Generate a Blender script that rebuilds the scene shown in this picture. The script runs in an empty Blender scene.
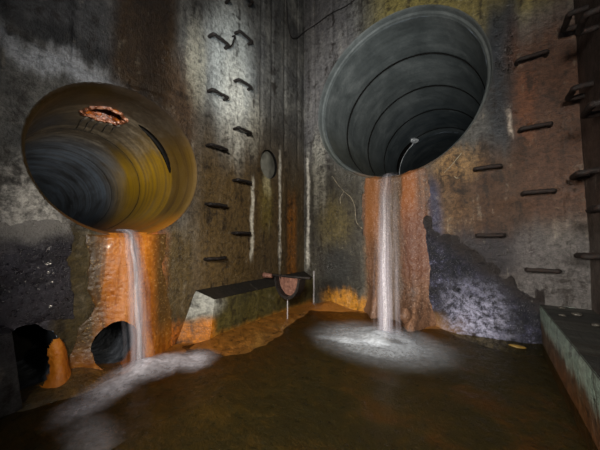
import bpy, math, random
import numpy as np
from mathutils import Vector, Matrix

# ---------------------------------------------------------------- camera, world, lights, exposure
S = bpy.context.scene
C = S.collection
CAM = (2.4016, -3.4056, 1.0)                       # tripod low over the water
YAW, PITCH = math.radians(36.1), math.radians(3.13)
cd = bpy.data.cameras.new('camera'); cam = bpy.data.objects.new('camera', cd); C.objects.link(cam)
cd.sensor_fit = 'HORIZONTAL'; cd.sensor_width = 36.0; cd.lens = 256 / 600 * 36.0
cd.clip_start = 0.02; cd.clip_end = 100
cam.location = CAM; cam.rotation_euler = (math.radians(90) + PITCH, 0, YAW)
S.camera = cam

w = bpy.data.worlds.new('world'); S.world = w; w.use_nodes = True
w.node_tree.nodes['Background'].inputs[0].default_value = (0.55, 0.66, 0.80, 1)
w.node_tree.nodes['Background'].inputs[1].default_value = 0.24

def aim(o, target):
    o.rotation_euler = (Vector(target) - o.location).to_track_quat('-Z', 'Y').to_euler()

def lamp(name, kind, loc, target, energy, color, **kw):
    d = bpy.data.lights.new(name, kind); d.energy = energy; d.color = color
    for k, v in kw.items(): setattr(d, k, v)
    o = bpy.data.objects.new(name, d); C.objects.link(o); o.location = loc; aim(o, target)
    return o

# assumed photographer's lamps near the tripod, two fill spots added for the pipes, and the faint daylight of the open shaft
lamp('lamp_key', 'SPOT', (2.85, -4.6, 1.9), (1.0, -0.3, 1.7), 640, (1.0, 0.94, 0.86),
     spot_size=math.radians(98), spot_blend=1.0, shadow_soft_size=0.35)
lamp('lamp_low', 'SPOT', (0.9, -4.8, 1.3), (2.0, -0.7, 0.2), 480, (1.0, 0.92, 0.80),
     spot_size=math.radians(62), spot_blend=1.0, shadow_soft_size=0.25)
lamp('torch_beam', 'SPOT', (2.15, -3.6, 1.5), (0.0, -1.42, 3.05), 340, (0.90, 0.96, 1.0),
     spot_size=math.radians(26), spot_blend=1.0, shadow_soft_size=0.05)
lamp('torch_low', 'SPOT', (2.9, -2.9, 1.25), (0.1, -2.30, 0.55), 130, (1.0, 0.88, 0.70),
     spot_size=math.radians(36), spot_blend=1.0, shadow_soft_size=0.06)
lamp('fill_left_pipe', 'SPOT', (2.9, -2.95, 1.3), (-2.5, -2.22, 2.12), 1200, (1.0, 0.97, 0.90),
     spot_size=math.radians(19), spot_blend=1.0, shadow_soft_size=0.06)  # unseen fill, added to brighten the deep interior of the left pipe
lamp('fill_right_pipe', 'SPOT', (1.75, -4.4, 0.9), (0.9, 1.2, 3.6), 720, (0.92, 0.97, 1.0),
     spot_size=math.radians(34), spot_blend=1.0, shadow_soft_size=0.10)  # unseen fill, added to brighten the upper inside of the right pipe
lamp('torch_crust', 'SPOT', (1.7, -3.3, 1.5), (2.1, 0.0, 0.30), 60, (0.88, 0.92, 1.0),
     spot_size=math.radians(36), spot_blend=1.0, shadow_soft_size=0.06)

S.cycles.transparent_max_bounces = 64
S.view_settings.view_transform = 'Standard'
S.view_settings.look = 'None'
S.view_settings.exposure = 0.42
S.view_settings.gamma = 1.0
S.view_settings.use_curve_mapping = False

# ---------------------------------------------------------------- helpers: noise
random.seed(7)
def _h(x, y, s):
    v = (x.astype(np.int64) * 374761393 + y.astype(np.int64) * 668265263 + s * 144269504) & 0xffffffff
    v = ((v ^ (v >> 13)) * 1274126177) & 0xffffffff
    return ((v ^ (v >> 16)) & 0xffff) / 65535.0
def vnoise(x, y, s=0):
    x = np.asarray(x, float); y = np.asarray(y, float)
    xi = np.floor(x); yi = np.floor(y); fx = x - xi; fy = y - yi
    fx = fx * fx * (3 - 2 * fx); fy = fy * fy * (3 - 2 * fy)
    a = _h(xi, yi, s); b = _h(xi + 1, yi, s); c = _h(xi, yi + 1, s); d = _h(xi + 1, yi + 1, s)
    return (a * (1 - fx) + b * fx) * (1 - fy) + (c * (1 - fx) + d * fx) * fy
def fbm(x, y, s=0, o=4):
    t = 0; a = 0.5
    for i in range(o):
        t = t + a * (vnoise(x, y, s + i * 17) - 0.5) * 2; x = x * 2.03; y = y * 2.03; a *= 0.5
    return t
def sm(a, b, x):
    t = np.clip((np.asarray(x, float) - a) / (b - a), 0, 1); return t * t * (3 - 2 * t)

# ---------------------------------------------------------------- helpers: meshes
def link(name, verts, faces, mat, parent=None, smooth=True):
    me = bpy.data.meshes.new(name)
    me.from_pydata([tuple(map(float, v)) for v in verts], [], faces)
    me.update()
    if smooth: me.polygons.foreach_set('use_smooth', [True] * len(me.polygons))
    me.materials.append(mat)
    o = bpy.data.objects.new(name, me); C.objects.link(o)
    if parent: o.parent = parent
    return o
def tag(o, label=None, cat=None, group=None, kind=None):
    if label: o['label'] = label
    if cat: o['category'] = cat
    if group: o['group'] = group
    if kind: o['kind'] = kind
    return o
def empty(name):
    o = bpy.data.objects.new(name, None); C.objects.link(o); o.empty_display_size = 0.1; return o
def sheet(U, V, fn, holes=(), keep=None):
    """grid over (u, v) with elliptical holes whose rims are pulled onto the ellipse"""
    gu, gv = np.meshgrid(U, V, indexing='ij'); gu = gu.copy(); gv = gv.copy()
    cell = max(np.max(np.diff(U)), np.max(np.diff(V)))
    dead = np.zeros(gu.shape, bool)
    for (uc, vc, ru, rv, rag) in holes:
        a = np.arctan2((gv - vc) / rv, (gu - uc) / ru)
        rad = 1 + rag * (vnoise(a * 3 + 20, a * 0 + 3, 5) - 0.5) * 2 if rag else 1.0
        r = np.sqrt(((gu - uc) / ru) ** 2 + ((gv - vc) / rv) ** 2) / rad
        r = np.maximum(r, 1e-6)
        k = 0.95 * cell / min(ru, rv)
        dead |= r < 1 - k
        p = r < 1
        gu = np.where(p, uc + (gu - uc) / r, gu); gv = np.where(p, vc + (gv - vc) / r, gv)
    if keep is not None: dead |= ~keep(gu, gv)
    X, Y, Z = fn(gu, gv)
    X = np.broadcast_to(X, gu.shape); Y = np.broadcast_to(Y, gu.shape); Z = np.broadcast_to(Z, gu.shape)
    n, m = gu.shape
    idx = np.arange(n * m).reshape(n, m)
    ok = ~(dead[:-1, :-1] | dead[1:, :-1] | dead[1:, 1:] | dead[:-1, 1:])
    f = np.stack([idx[:-1, :-1][ok], idx[1:, :-1][ok], idx[1:, 1:][ok], idx[:-1, 1:][ok]], 1)
    used, inv = np.unique(f, return_inverse=True)
    f = inv.reshape(f.shape)
    P = np.stack([X.ravel()[used], Y.ravel()[used], Z.ravel()[used]], 1)
    return P.tolist(), f.tolist()
def tube(pts, rad, seg=8, caps=True, wob=0.0, seed=0):
    """round bar along a path; rad is a number or a list; wob roughens it like rust scale"""
    rnd = random.Random(seed)
    pts = [Vector(p) for p in pts]; n = len(pts)
    if not hasattr(rad, '__len__'): rad = [rad] * n
    V, F = [], []
    up = None
    for i, p in enumerate(pts):
        t = (pts[min(i + 1, n - 1)] - pts[max(i - 1, 0)]).normalized()
        if up is None: up = Vector((0, 0, 1)) if abs(t.z) < 0.9 else Vector((1, 0, 0))
        a = t.cross(up).normalized(); b = a.cross(t).normalized(); up = b
        for k in range(seg):
            th = 2 * math.pi * k / seg; r = rad[i] * (1 + wob * (rnd.random() - 0.5) * 2)
            V.append(p + a * (math.cos(th) * r) + b * (math.sin(th) * r))
    for i in range(n - 1):
        for k in range(seg):
            F.append((i * seg + k, i * seg + (k + 1) % seg, (i + 1) * seg + (k + 1) % seg, (i + 1) * seg + k))
    if caps:
        F.append(tuple(range(seg - 1, -1, -1))); F.append(tuple((n - 1) * seg + k for k in range(seg)))
    return V, F
def smooth_path(pts, n=5):
    """Catmull-Rom through the points"""
    P = [Vector(p) for p in pts]; P = [P[0] * 2 - P[1]] + P + [P[-1] * 2 - P[-2]]
    out = []
    for i in range(1, len(P) - 2):
        for k in range(n):
            t = k / n; a, b, c, d = P[i - 1], P[i], P[i + 1], P[i + 2]
            out.append(0.5 * ((2 * b) + (c - a) * t + (2 * a - 5 * b + 4 * c - d) * t * t + (3 * b - a - 3 * c + d) * t ** 3))
    out.append(P[-2]); return out
def join(parts):
    V, F = [], []
    for v, f in parts:
        o = len(V); V += list(v); F += [tuple(i + o for i in q) for q in f]
    return V, F

# ---------------------------------------------------------------- helpers: materials
def lin(c):
    return tuple(((x / 255) / 12.92 if x / 255 <= 0.04045 else ((x / 255 + 0.055) / 1.055) ** 2.4) for x in c) + (1.0,)
class T:
    def __init__(s, name):
        s.m = bpy.data.materials.new(name); s.m.use_nodes = True; s.nt = s.m.node_tree
        s.nt.nodes.clear()
        s.out = s.nt.nodes.new('ShaderNodeOutputMaterial')
        s.tc = s.nt.nodes.new('ShaderNodeTexCoord').outputs['Object']
        sp = s.nt.nodes.new('ShaderNodeSeparateXYZ'); s.nt.links.new(s.tc, sp.inputs[0])
        s.x, s.y, s.z = sp.outputs
    def put(s, sock, v):
        if hasattr(v, 'is_linked') or isinstance(v, bpy.types.NodeSocket): s.nt.links.new(v, sock)
        else: sock.default_value = v
    def math(s, op, a, b=0.0, c=0.0, clamp=False):
        n = s.nt.nodes.new('ShaderNodeMath'); n.operation = op; n.use_clamp = clamp
        s.put(n.inputs[0], a); s.put(n.inputs[1], b)
        if op in ('MULTIPLY_ADD', 'WRAP'): s.put(n.inputs[2], c)
        return n.outputs[0]
    def mul(s, a, b): return s.math('MULTIPLY', a, b)
    def add(s, a, b): return s.math('ADD', a, b)
    def ss(s, x, a, b, lo=0.0, hi=1.0):
        n = s.nt.nodes.new('ShaderNodeMapRange'); n.interpolation_type = 'SMOOTHSTEP'
        s.put(n.inputs[0], x)
        if a > b: a, b, lo, hi = b, a, hi, lo
        n.inputs[1].default_value = a; n.inputs[2].default_value = b
        n.inputs[3].default_value = lo; n.inputs[4].default_value = hi
        return n.outputs[0]
    def vec(s, x, y, z):
        n = s.nt.nodes.new('ShaderNodeCombineXYZ'); s.put(n.inputs[0], x); s.put(n.inputs[1], y); s.put(n.inputs[2], z)
        return n.outputs[0]
    def scl(s, v, k):
        n = s.nt.nodes.new('ShaderNodeVectorMath'); n.operation = 'MULTIPLY'; s.put(n.inputs[0], v); n.inputs[1].default_value = k
        return n.outputs[0]
    def noise(s, v, scale, detail=4.0, rough=0.55, dist=0.0):
        n = s.nt.nodes.new('ShaderNodeTexNoise'); s.put(n.inputs['Vector'], v)
        n.inputs['Scale'].default_value = scale; n.inputs['Detail'].default_value = detail
        n.inputs['Roughness'].default_value = rough; n.inputs['Distortion'].default_value = dist
        return n.outputs[0]
    def voro(s, v, scale, feature='F1', rnd=1.0):
        n = s.nt.nodes.new('ShaderNodeTexVoronoi'); s.put(n.inputs['Vector'], v); n.feature = feature
        n.inputs['Scale'].default_value = scale; n.inputs['Randomness'].default_value = rnd
        return n.outputs['Distance']
    def mix(s, f, a, b):
        n = s.nt.nodes.new('ShaderNodeMix'); n.data_type = 'RGBA'; n.clamp_factor = True
        s.put(n.inputs[0], f); s.put(n.inputs[6], a); s.put(n.inputs[7], b)
        return n.outputs[2]
    def ramp(s, f, stops):
        n = s.nt.nodes.new('ShaderNodeValToRGB'); s.put(n.inputs[0], f); e = n.color_ramp.elements
        while len(e) < len(stops): e.new(0.5)
        for i, (p, c) in enumerate(stops): e[i].position = p; e[i].color = lin(c)
        return n.outputs[0]
    def bump(s, h, strength, dist, normal=None):
        n = s.nt.nodes.new('ShaderNodeBump'); s.put(n.inputs['Height'], h)
        n.inputs['Strength'].default_value = strength; n.inputs['Distance'].default_value = dist
        if normal is not None: s.put(n.inputs['Normal'], normal)
        return n.outputs[0]
    def pbr(s, col, rough, normal=None, metal=0.0, coat=0.0, coat_rough=0.1, spec=0.5, **kw):
        n = s.nt.nodes.new('ShaderNodeBsdfPrincipled')
        s.put(n.inputs['Base Color'], col); s.put(n.inputs['Roughness'], rough); s.put(n.inputs['Metallic'], metal)
        s.put(n.inputs['Coat Weight'], coat); n.inputs['Coat Roughness'].default_value = coat_rough
        n.inputs['Specular IOR Level'].default_value = spec
        for k, v in kw.items(): s.put(n.inputs[k], v)
        if normal is not None: s.put(n.inputs['Normal'], normal)
        return n.outputs[0]
    def done(s, sh, vol=None):
        if sh is not None: s.nt.links.new(sh, s.out.inputs[0])
        if vol is not None: s.nt.links.new(vol, s.out.inputs[1])
        return s.m

def stained(name, axis, base, stains, rough=(0.35, 0.75), warp=0.10, bump_d=0.012, grain=1.0):
    """wet cast concrete. axis: wall coordinate ('x' or 'y'); base: ramp of the bare concrete;
    stains: ('box', u0, u1, v0, v1, su, sv, colour, strength, breakup, gloss) or ('dot', uc, vc, ru, rv, soft, colour, strength, breakup, gloss)"""
    t = T(name)
    u0 = t.x if axis == 'x' else t.y
    v0 = t.z
    P = t.vec(u0, v0, 0.37)
    streak = t.noise(t.scl(P, (9.0, 0.8, 1)), 1.0, 4.0, 0.6)             # vertical run marks
    blot = t.noise(P, 2.1, 6.0, 0.62, 0.4)
    fine = t.noise(P, 26.0, 5.0, 0.65)
    grit = t.noise(P, 95.0, 3.0, 0.7)
    wob = t.noise(P, 4.2, 4.0, 0.6)
    u = t.add(u0, t.mul(t.math('SUBTRACT', wob, 0.5), warp))
    v = t.add(v0, t.mul(t.math('SUBTRACT', streak, 0.5), warp * 4.0))
    col = t.ramp(t.add(t.mul(blot, 0.6), t.mul(streak, 0.4)), base)
    gl = t.mul(streak, 0.0)
    for st in stains:
        if st[0] == 'box':
            _, a, b, c, d, su, sv, cc, k, br, g = st
            m = t.mul(t.mul(t.ss(u, a - su, a + su), t.ss(u, b + su, b - su)), t.mul(t.ss(v, c - sv, c + sv), t.ss(v, d + sv, d - sv)))
        else:
            _, uc, vc, ru, rv, soft, cc, k, br, g = st
            du = t.mul(t.math('SUBTRACT', u, uc), 1 / ru); dv = t.mul(t.math('SUBTRACT', v, vc), 1 / rv)
            r = t.math('SQRT', t.add(t.mul(du, du), t.mul(dv, dv)))
            m = t.ss(r, 1 + soft, 1 - soft)
        if br > 0:
            e = t.add(t.mul(streak, 0.55), t.mul(fine, 0.45))
            m = t.mul(m, t.ss(e, 0.5 - 0.28 + 0.2 * br, 0.5 + 0.02 + 0.12 * br))
        m = t.mul(m, k)
        col = t.mix(m, col, lin(cc))
        gl = t.math('MAXIMUM', gl, t.mul(m, g))
    run = t.noise(t.scl(P, (15.0, 1.6, 1)), 1.0, 4.0, 0.6)
    patch = t.noise(P, 6.5, 6.0, 0.7, 1.2)
    col = t.mix(t.mul(t.ss(t.add(t.mul(patch, 0.6), t.mul(run, 0.4)), 0.50, 0.37), 0.80 * grain), col, lin((27, 20, 13)))
    col = t.mix(t.mul(t.ss(t.add(t.mul(patch, 0.5), t.mul(run, 0.5)), 0.56, 0.68), 0.22 * grain), col, lin((168, 158, 140)))
    tone = t.ss(t.add(t.mul(fine, 0.6), t.mul(grit, 0.4)), 0.3, 0.72, 1 - 0.58 * grain, 1 + 0.55 * grain)
    n = t.nt.nodes.new('ShaderNodeVectorMath'); n.operation = 'SCALE'; t.put(n.inputs[0], col); t.put(n.inputs[3], tone)
    rg = t.math('SUBTRACT', t.ss(blot, 0.3, 0.7, rough[1], rough[0]), gl, clamp=True)
    rg = t.math('MAXIMUM', rg, 0.12)
    nb = t.bump(t.add(t.mul(fine, 0.9), t.mul(grit, 0.35)), 0.9, bump_d * 1.6)
    nb = t.bump(streak, 0.35, 0.02, nb)
    return t.done(t.pbr(n.outputs[0], rg, nb, spec=0.32))

# rust flow / mineral flowstone
def flow_mat(name, axis, cols, rough=0.28, scale=1.0, bd=0.03, veins=None, speck=None, coat=0.5):
    t = T(name)
    u = t.x if axis == 'x' else t.y
    P = t.vec(u, t.z, t.x if axis == 'y' else t.y)
    run = t.noise(t.scl(P, (11 * scale, 1.3 * scale, 3)), 1.0, 5.0, 0.6, 0.6)
    nub = t.noise(P, 22 * scale, 5.0, 0.65)
    col = t.ramp(t.add(t.mul(run, 0.65), t.mul(nub, 0.35)), cols)
    if veins:
        for (a, b, c, d, su, sv, cc, k) in veins:
            uu = t.add(u, t.mul(t.math('SUBTRACT', run, 0.5), 0.12))
            m = t.mul(t.mul(t.ss(uu, a - su, a + su), t.ss(uu, b + su, b - su)), t.mul(t.ss(t.z, c - sv, c + sv), t.ss(t.z, d + sv, d - sv)))
            col = t.mix(t.mul(m, k), col, lin(cc))
    if speck:
        sp = t.ss(t.noise(P, speck[0], 3.0, 0.7), 0.56, 0.70)
        col = t.mix(t.mul(sp, speck[2]), col, lin(speck[1]))
    vo = t.voro(P, 30 * scale, 'SMOOTH_F1')
    nb = t.bump(t.add(nub, t.mul(vo, 0.8)), 0.8, bd)
    nb = t.bump(run, 0.6, bd, nb)
    return t.done(t.pbr(col, t.ss(nub, 0.3, 0.7, rough, rough + 0.25), nb, coat=coat, coat_rough=0.12))

# ---------------------------------------------------------------- wall materials
GREY = [(0.26, (34, 34, 35)), (0.42, (64, 64, 63)), (0.55, (90, 89, 85)), (0.72, (132, 130, 122))]
m_left = stained('wet_concrete_rust_left', 'y', GREY, [
    # upper left slabs: slate grey, a dark smear over the pipe
    ('box', -4.9, -2.55, 2.2, 4.0, 0.2, 0.3, (60, 61, 64), 0.8, 0.0, 0.0),
    ('dot', -2.95, 2.44, 0.42, 0.07, 0.6, (24, 25, 27), 0.75, 0.0, 0.1),
    ('dot', -3.00, 2.24, 0.30, 0.09, 0.7, (140, 144, 150), 0.9, 0.0, 0.2),  # pale sheen along the pipe rim, painted into the wall colour
    # olive brown lower half
    ('box', -2.0, 0.1, 0.0, 2.15, 0.25, 0.6, (82, 63, 29), 0.92, 0.0, 0.05),
    ('box', -1.15, 0.1, 0.0, 2.6, 0.25, 0.8, (58, 48, 32), 0.6, 0.3, 0.0),
    # wide brown run over the pipe
    ('box', -2.68, -2.17, 2.2, 6.5, 0.07, 0.10, (50, 35, 15), 0.95, 0.0, 0.15),
    ('box', -2.52, -2.24, 2.2, 6.5, 0.10, 0.25, (30, 19, 8), 0.6, 0.1, 0.1),
    ('box', -2.24, -1.95, 1.6, 2.75, 0.10, 0.30, (72, 54, 36), 0.9, 0.0, 0.0),
    # pale patch at the step irons: the lamp's bright spot painted into the colour
    ('dot', -1.50, 3.05, 0.32, 0.85, 0.5, (168, 172, 168), 0.75, 0.0, 0.15),
    ('dot', -1.43, 2.55, 0.20, 0.60, 0.6, (190, 188, 176), 0.7, 0.3, 0.15),
    ('dot', -1.12, 2.45, 0.12, 0.35, 0.6, (176, 172, 156), 0.6, 0.4, 0.1),
    ('dot', -1.95, 2.85, 0.12, 0.45, 0.5, (150, 146, 128), 0.55, 0.5, 0.1),
    # lime and rust runs by the corner
    ('box', -1.165, -1.115, 0.75, 1.78, 0.022, 0.10, (205, 200, 184), 0.85, 0.1, 0.25),
    ('box', -0.63, -0.59, 0.6, 2.25, 0.022, 0.15, (205, 200, 186), 0.85, 0.1, 0.25),
    ('dot', -0.88, 1.72, 0.07, 0.16, 0.5, (196, 188, 150), 0.8, 0.2, 0.1),
    ('dot', -0.88, 1.45, 0.12, 0.35, 0.6, (104, 92, 42), 0.6, 0.0, 0.1),
    ('box', -0.44, -0.22, 0.3, 1.65, 0.06, 0.25, (120, 74, 24), 0.85, 0.1, 0.2),
    ('box', -0.50, -0.44, 0.3, 1.9, 0.03, 0.25, (48, 34, 18), 0.7, 0.0, 0.2),
    # blue black crusted foot on the near side
    ('box', -4.9, -2.90, -0.2, 1.12, 0.06, 0.14, (44, 42, 54), 0.92, 0.0, 0.2),
    ('dot', -3.10, 1.18, 0.17, 0.26, 0.6, (190, 186, 178), 0.9, 0.45, 0.2),
    ('dot', -3.08, 0.55, 0.30, 0.10, 0.6, (120, 118, 130), 0.6, 0.65, 0.2),
    # olive strip and orange wash beside the flow
    ('box', -2.97, -2.70, -0.2, 1.06, 0.05, 0.10, (66, 55, 26), 0.92, 0.0, 0.15),
    ('box', -2.28, -1.95, -0.2, 1.1, 0.07, 0.15, (76, 60, 26), 0.85, 0.0, 0.1),
    ('box', -2.66, -2.25, 0.1, 1.08, 0.10, 0.10, (170, 92, 22), 0.9, 0.0, 0.25),
    ('box', -2.75, -1.9, -0.2, 0.18, 0.10, 0.10, (176, 96, 22), 0.9, 0.0, 0.25),
])
m_back = stained('wet_concrete_rust_back', 'x', GREY, [
    ('box', 0.0, 0.9, 2.2, 6.5, 0.2, 0.5, (96, 92, 92), 0.5, 0.0, 0.0),
    ('box', 0.0, 1.05, -0.2, 2.3, 0.15, 0.5, (54, 50, 40), 0.88, 0.0, 0.1),
    ('dot', 0.55, 1.22, 0.26, 0.34, 0.6, (90, 78, 36), 0.6, 0.0, 0.1),
    ('dot', 0.62, 0.55, 0.30, 0.35, 0.6, (34, 36, 36), 0.8, 0.0, 0.2),
    ('box', 0.055, 0.105, 0.55, 2.4, 0.022, 0.15, (200, 196, 184), 0.8, 0.1, 0.25),
    ('box', 0.18, 0.40, 1.55, 2.7, 0.04, 0.25, (150, 146, 132), 0.5, 0.3, 0.15),
    # top right: olive yellow and slate
    ('box', 1.2, 3.2, 3.35, 6.5, 0.3, 0.25, (112, 100, 48), 0.85, 0.0, 0.0),
    ('box', 2.46, 2.74, 1.95, 3.60, 0.07, 0.25, (36, 40, 45), 0.92, 0.0, 0.2),
    ('box', 2.64, 3.2, 1.1, 3.2, 0.08, 0.3, (68, 45, 31), 0.97, 0.0, 0.05),
    ('box', 2.70, 2.84, 2.0, 2.75, 0.05, 0.15, (92, 56, 34), 0.7, 0.2, 0.15),
    ('box', 2.615, 2.645, 2.10, 2.40, 0.015, 0.06, (180, 168, 154), 0.6, 0.5, 0.2),
    ('box', 1.85, 2.75, 0.6, 1.95, 0.15, 0.2, (60, 40, 25), 0.96, 0.0, 0.05),
    ('dot', 2.14, 1.86, 0.22, 0.20, 0.6, (128, 100, 62), 0.75, 0.2, 0.2),
    ('dot', 2.05, 1.35, 0.22, 0.30, 0.6, (92, 70, 44), 0.6, 0.2, 0.1),
    ('box', 1.78, 1.98, 0.9, 1.72, 0.05, 0.15, (44, 48, 70), 0.85, 0.0, 0.25),
    ('dot', 2.42, 0.84, 0.40, 0.26, 0.5, (28, 27, 32), 0.92, 0.0, 0.2),
    ('box', 2.62, 3.2, 0.3, 1.08, 0.12, 0.20, (74, 70, 69), 0.88, 0.0, 0.1),
    # orange wash behind the right fall and low by the corner
    ('box', 1.04, 1.84, -0.2, 1.88, 0.06, 0.05, (104, 74, 42), 0.85, 0.0, 0.1),
    ('box', 0.35, 1.1, -0.2, 0.22, 0.12, 0.08, (176, 118, 26), 0.85, 0.0, 0.2),
])
m_right = stained('wet_concrete_dark_right', 'y', [(0.25, (34, 30, 28)), (0.5, (60, 52, 47)), (0.72, (86, 76, 70))], [
    ('box', -5, 0.1, 1.4, 6.5, 0.3, 0.4, (64, 50, 44), 0.7, 0.0, 0.0)])
m_front = stained('wet_concrete_plain', 'x', [(0.25, (52, 48, 44)), (0.5, (80, 74, 66)), (0.72, (104, 98, 90))], [])
m_lpipe = None

# ---------------------------------------------------------------- measures
LP_Y, LP_Z, LP_R = -2.54, 1.640, 0.615           # left inlet
RP_X, RP_Z, RP_R = 1.40, 2.925, 1.11            # right inlet
W, TOP, BACK = 3.14, 6.4, -5.2
H1 = (-2.605, 0.180, 0.148, 0.178, 0.04)         # culvert under the left inlet
H2 = (-3.095, 0.22, 0.175, 0.225, 0.08)         # culvert at the near edge
PLUG = (-0.84, 2.03, 0.17, 0.20, 0.0)

def rimfade(u, v, holes):
    k = 1.0
    for (a, b, ru, rv, _) in holes:
        r = (np.sqrt(((u - a) / ru) ** 2 + ((v - b) / rv) ** 2) - 1) * min(ru, rv)
        k = k * sm(0.0, 0.09, r)
    return k
def groove(x, c, wd=0.016, dp=0.020):
    return -dp * np.exp(-((x - c) / wd) ** 2)

# ---------------------------------------------------------------- the setting
LH = [(LP_Y, LP_Z, LP_R, LP_R, 0), H1, H2, PLUG]
def left_x(u, v):
    d = 0.008 * fbm(u * 2.5, v * 2.5, 3, 5) + 0.003 * fbm(u * 14, v * 6, 9, 3)
    for s in (-3.24, -2.92, -1.00, -0.79, -0.50, -0.17):
        d = d + groove(u + 0.006 * fbm(v * 2, v * 0, 4), s) * sm(1.9, 2.4, v)
    # the casting boards near the corner stand a little in and out
    d = d + np.where((v > 2.2) & (u > -1.0), 0.006 * (vnoise(np.floor((u + 1) / 0.25), 0 * u, 2) - 0.5), 0)
    d = d + groove(v, 2.32 + 0.04 * np.sin(u * 5), 0.015) * (u < -2.2)
    return d * rimfade(u, v, LH)
V, F = sheet(np.linspace(BACK, 0.03, 260), np.linspace(-0.25, TOP, 330), lambda u, v: (left_x(u, v), u, v), LH)
wall_l = tag(link('wall_left', V, F, m_left), 'stained grey concrete wall holding the smaller pipe mouth', kind='structure')

BH = [(RP_X, RP_Z, RP_R, RP_R, 0)]
def back_y(u, v):
    d = 0.008 * fbm(u * 2.5 + 40, v * 2.5, 13, 5) + 0.003 * fbm(u * 14, v * 6 + 9, 19, 3)
    for s in (0.20, 0.54, 0.78, 1.02):
        d = d + groove(u + 0.006 * fbm(v * 2, v * 0, 8), s) * sm(2.6, 3.2, v)
    for s in (2.63, 3.02):
        d = d + groove(u, s, 0.01, 0.006)
    d = d + groove(v, 4.15 - 0.1 * u, 0.012, 0.008) * (u < 1.0)
    return -d * rimfade(u, v, BH)
V, F = sheet(np.linspace(-0.03, W + 0.03, 200), np.linspace(-0.25, TOP, 360), lambda u, v: (u, back_y(u, v), v), BH)
wall_b = tag(link('wall_back', V, F, m_back), 'stained brown grey concrete wall holding the larger pipe mouth', kind='structure')

V, F = sheet(np.linspace(BACK, 0.03, 160), np.linspace(-0.25, TOP, 180),
             lambda u, v: (W - 0.010 * fbm(u * 2.5, v * 2.5 + 30, 23, 4) - groove(u, -0.95), u, v))
tag(link('wall_right', V, F, m_right), 'dark brown concrete side wall beyond the step irons', kind='structure')
V, F = sheet(np.linspace(-0.03, W + 0.03, 60), np.linspace(-0.25, TOP, 100),
             lambda u, v: (u, BACK + 0.010 * fbm(u * 2.5, v * 2.5 + 60, 29, 4), v))
tag(link('wall_front', V, F, m_front), 'plain concrete wall behind the viewpoint', kind='structure')

# bed of the chamber: rusty silt, banked up against the ledge and under the falls
def bed_z(x, y):
    z = -0.11 + 0.02 * fbm(x * 2, y * 2, 41, 4) + 0.008 * fbm(x * 9, y * 9, 43, 3)
    bank = sm(1.05, 0.17, x + 0.28 * fbm(x * 1.5, y * 1.5, 47, 3) + 0.25 * (y + 1.0)) * sm(-2.6, -1.7, y)
    z = z + 0.15 * bank
    z = z + 0.115 * sm(0.60, 0.08, np.sqrt((x * 1.1) ** 2 + ((y + 2.62) * 0.75) ** 2) + 0.1 * fbm(x * 4, y * 4, 51, 3))
    z = z + 0.10 * sm(0.45, 0.1, np.sqrt(x ** 2 + ((y + 3.0) * 0.9) ** 2))
    z = z + 0.12 * sm(0.50, 0.05, -y + 0.15 * fbm(x * 3, y * 3, 53, 3)) * sm(0.2, 0.5, x) * sm(2.5, 1.9, x)
    return z
t = T('rusty_silt_bed')
P = t.vec(t.x, t.y, 0.2)
n1 = t.noise(P, 2.2, 5.0, 0.6, 0.5); n2 = t.noise(P, 18.0, 5.0, 0.65); n3 = t.noise(P, 60.0, 3.0, 0.6)
col = t.ramp(t.add(t.mul(n1, 0.6), t.mul(n2, 0.4)), [(0.34, (34, 33, 20)), (0.5, (72, 64, 36)), (0.64, (118, 96, 48))])
ob = t.mul(t.ss(t.add(t.x, t.mul(t.math('SUBTRACT', n1, 0.5), 0.9)), 1.25, 0.25), t.ss(t.y, -3.3, -2.2))
col = t.mix(t.mul(ob, 0.85), col, t.ramp(n2, [(0.3, (88, 50, 12)), (0.7, (158, 98, 26))]))
od = t.mul(t.ss(t.add(t.y, t.mul(t.math('SUBTRACT', n1, 0.5), 0.5)), -0.55, -0.2), t.ss(t.x, 2.3, 1.7))
col = t.mix(t.mul(od, 0.7), col, lin((150, 92, 34)))
og = t.mul(t.ss(n1, 0.50, 0.66), t.ss(t.x, 1.2, 2.0))
col = t.mix(t.mul(og, 0.6), col, lin((128, 70, 22)))
nb = t.bump(t.add(n2, t.mul(n3, 0.5)), 0.7, 0.03)
m_bed = t.done(t.pbr(col, t.ss(n2, 0.3, 0.7, 0.25, 0.5), nb, coat=0.4, coat_rough=0.1))
V, F = sheet(np.linspace(-0.02, W + 0.02, 170), np.linspace(BACK, 0.02, 260), lambda u, v: (u, v, bed_z(u, v)))
tag(link('floor', V, F, m_bed), 'rusty silt floor of the chamber under shallow water', kind='structure')

# ---------------------------------------------------------------- water
t = T('murky_water')
P = t.vec(t.x, t.y, 0.0)
r1 = t.noise(P, 7.0, 3.0, 0.5, 0.8); r2 = t.noise(P, 26.0, 3.0, 0.5, 0.4)
nb = t.bump(t.add(r1, t.mul(r2, 0.35)), 0.35, 0.06)
gls = t.pbr(lin((48, 44, 28)), 0.20, nb, spec=0.5)
tr = t.nt.nodes.new('ShaderNodeBsdfTransparent'); tr.inputs[0].default_value = lin((206, 194, 150))
mx = t.nt.nodes.new('ShaderNodeMixShader'); mx.inputs[0].default_value = 0.34
t.nt.links.new(tr.outputs[0], mx.inputs[1]); t.nt.links.new(gls, mx.inputs[2])
m_water = t.done(mx.outputs[0])
def water_z(x, y):
    a = np.sqrt((x - 1.5) ** 2 + (y + 0.85) ** 2); b = np.sqrt((x - 0.30) ** 2 + (y + 2.5) ** 2)
    return 0.004 * fbm(x * 5, y * 5, 61, 3) + 0.010 * np.sin(a * 26) * np.exp(-a * 2.2) + 0.008 * np.sin(b * 30) * np.exp(-b * 2.6)
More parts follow.
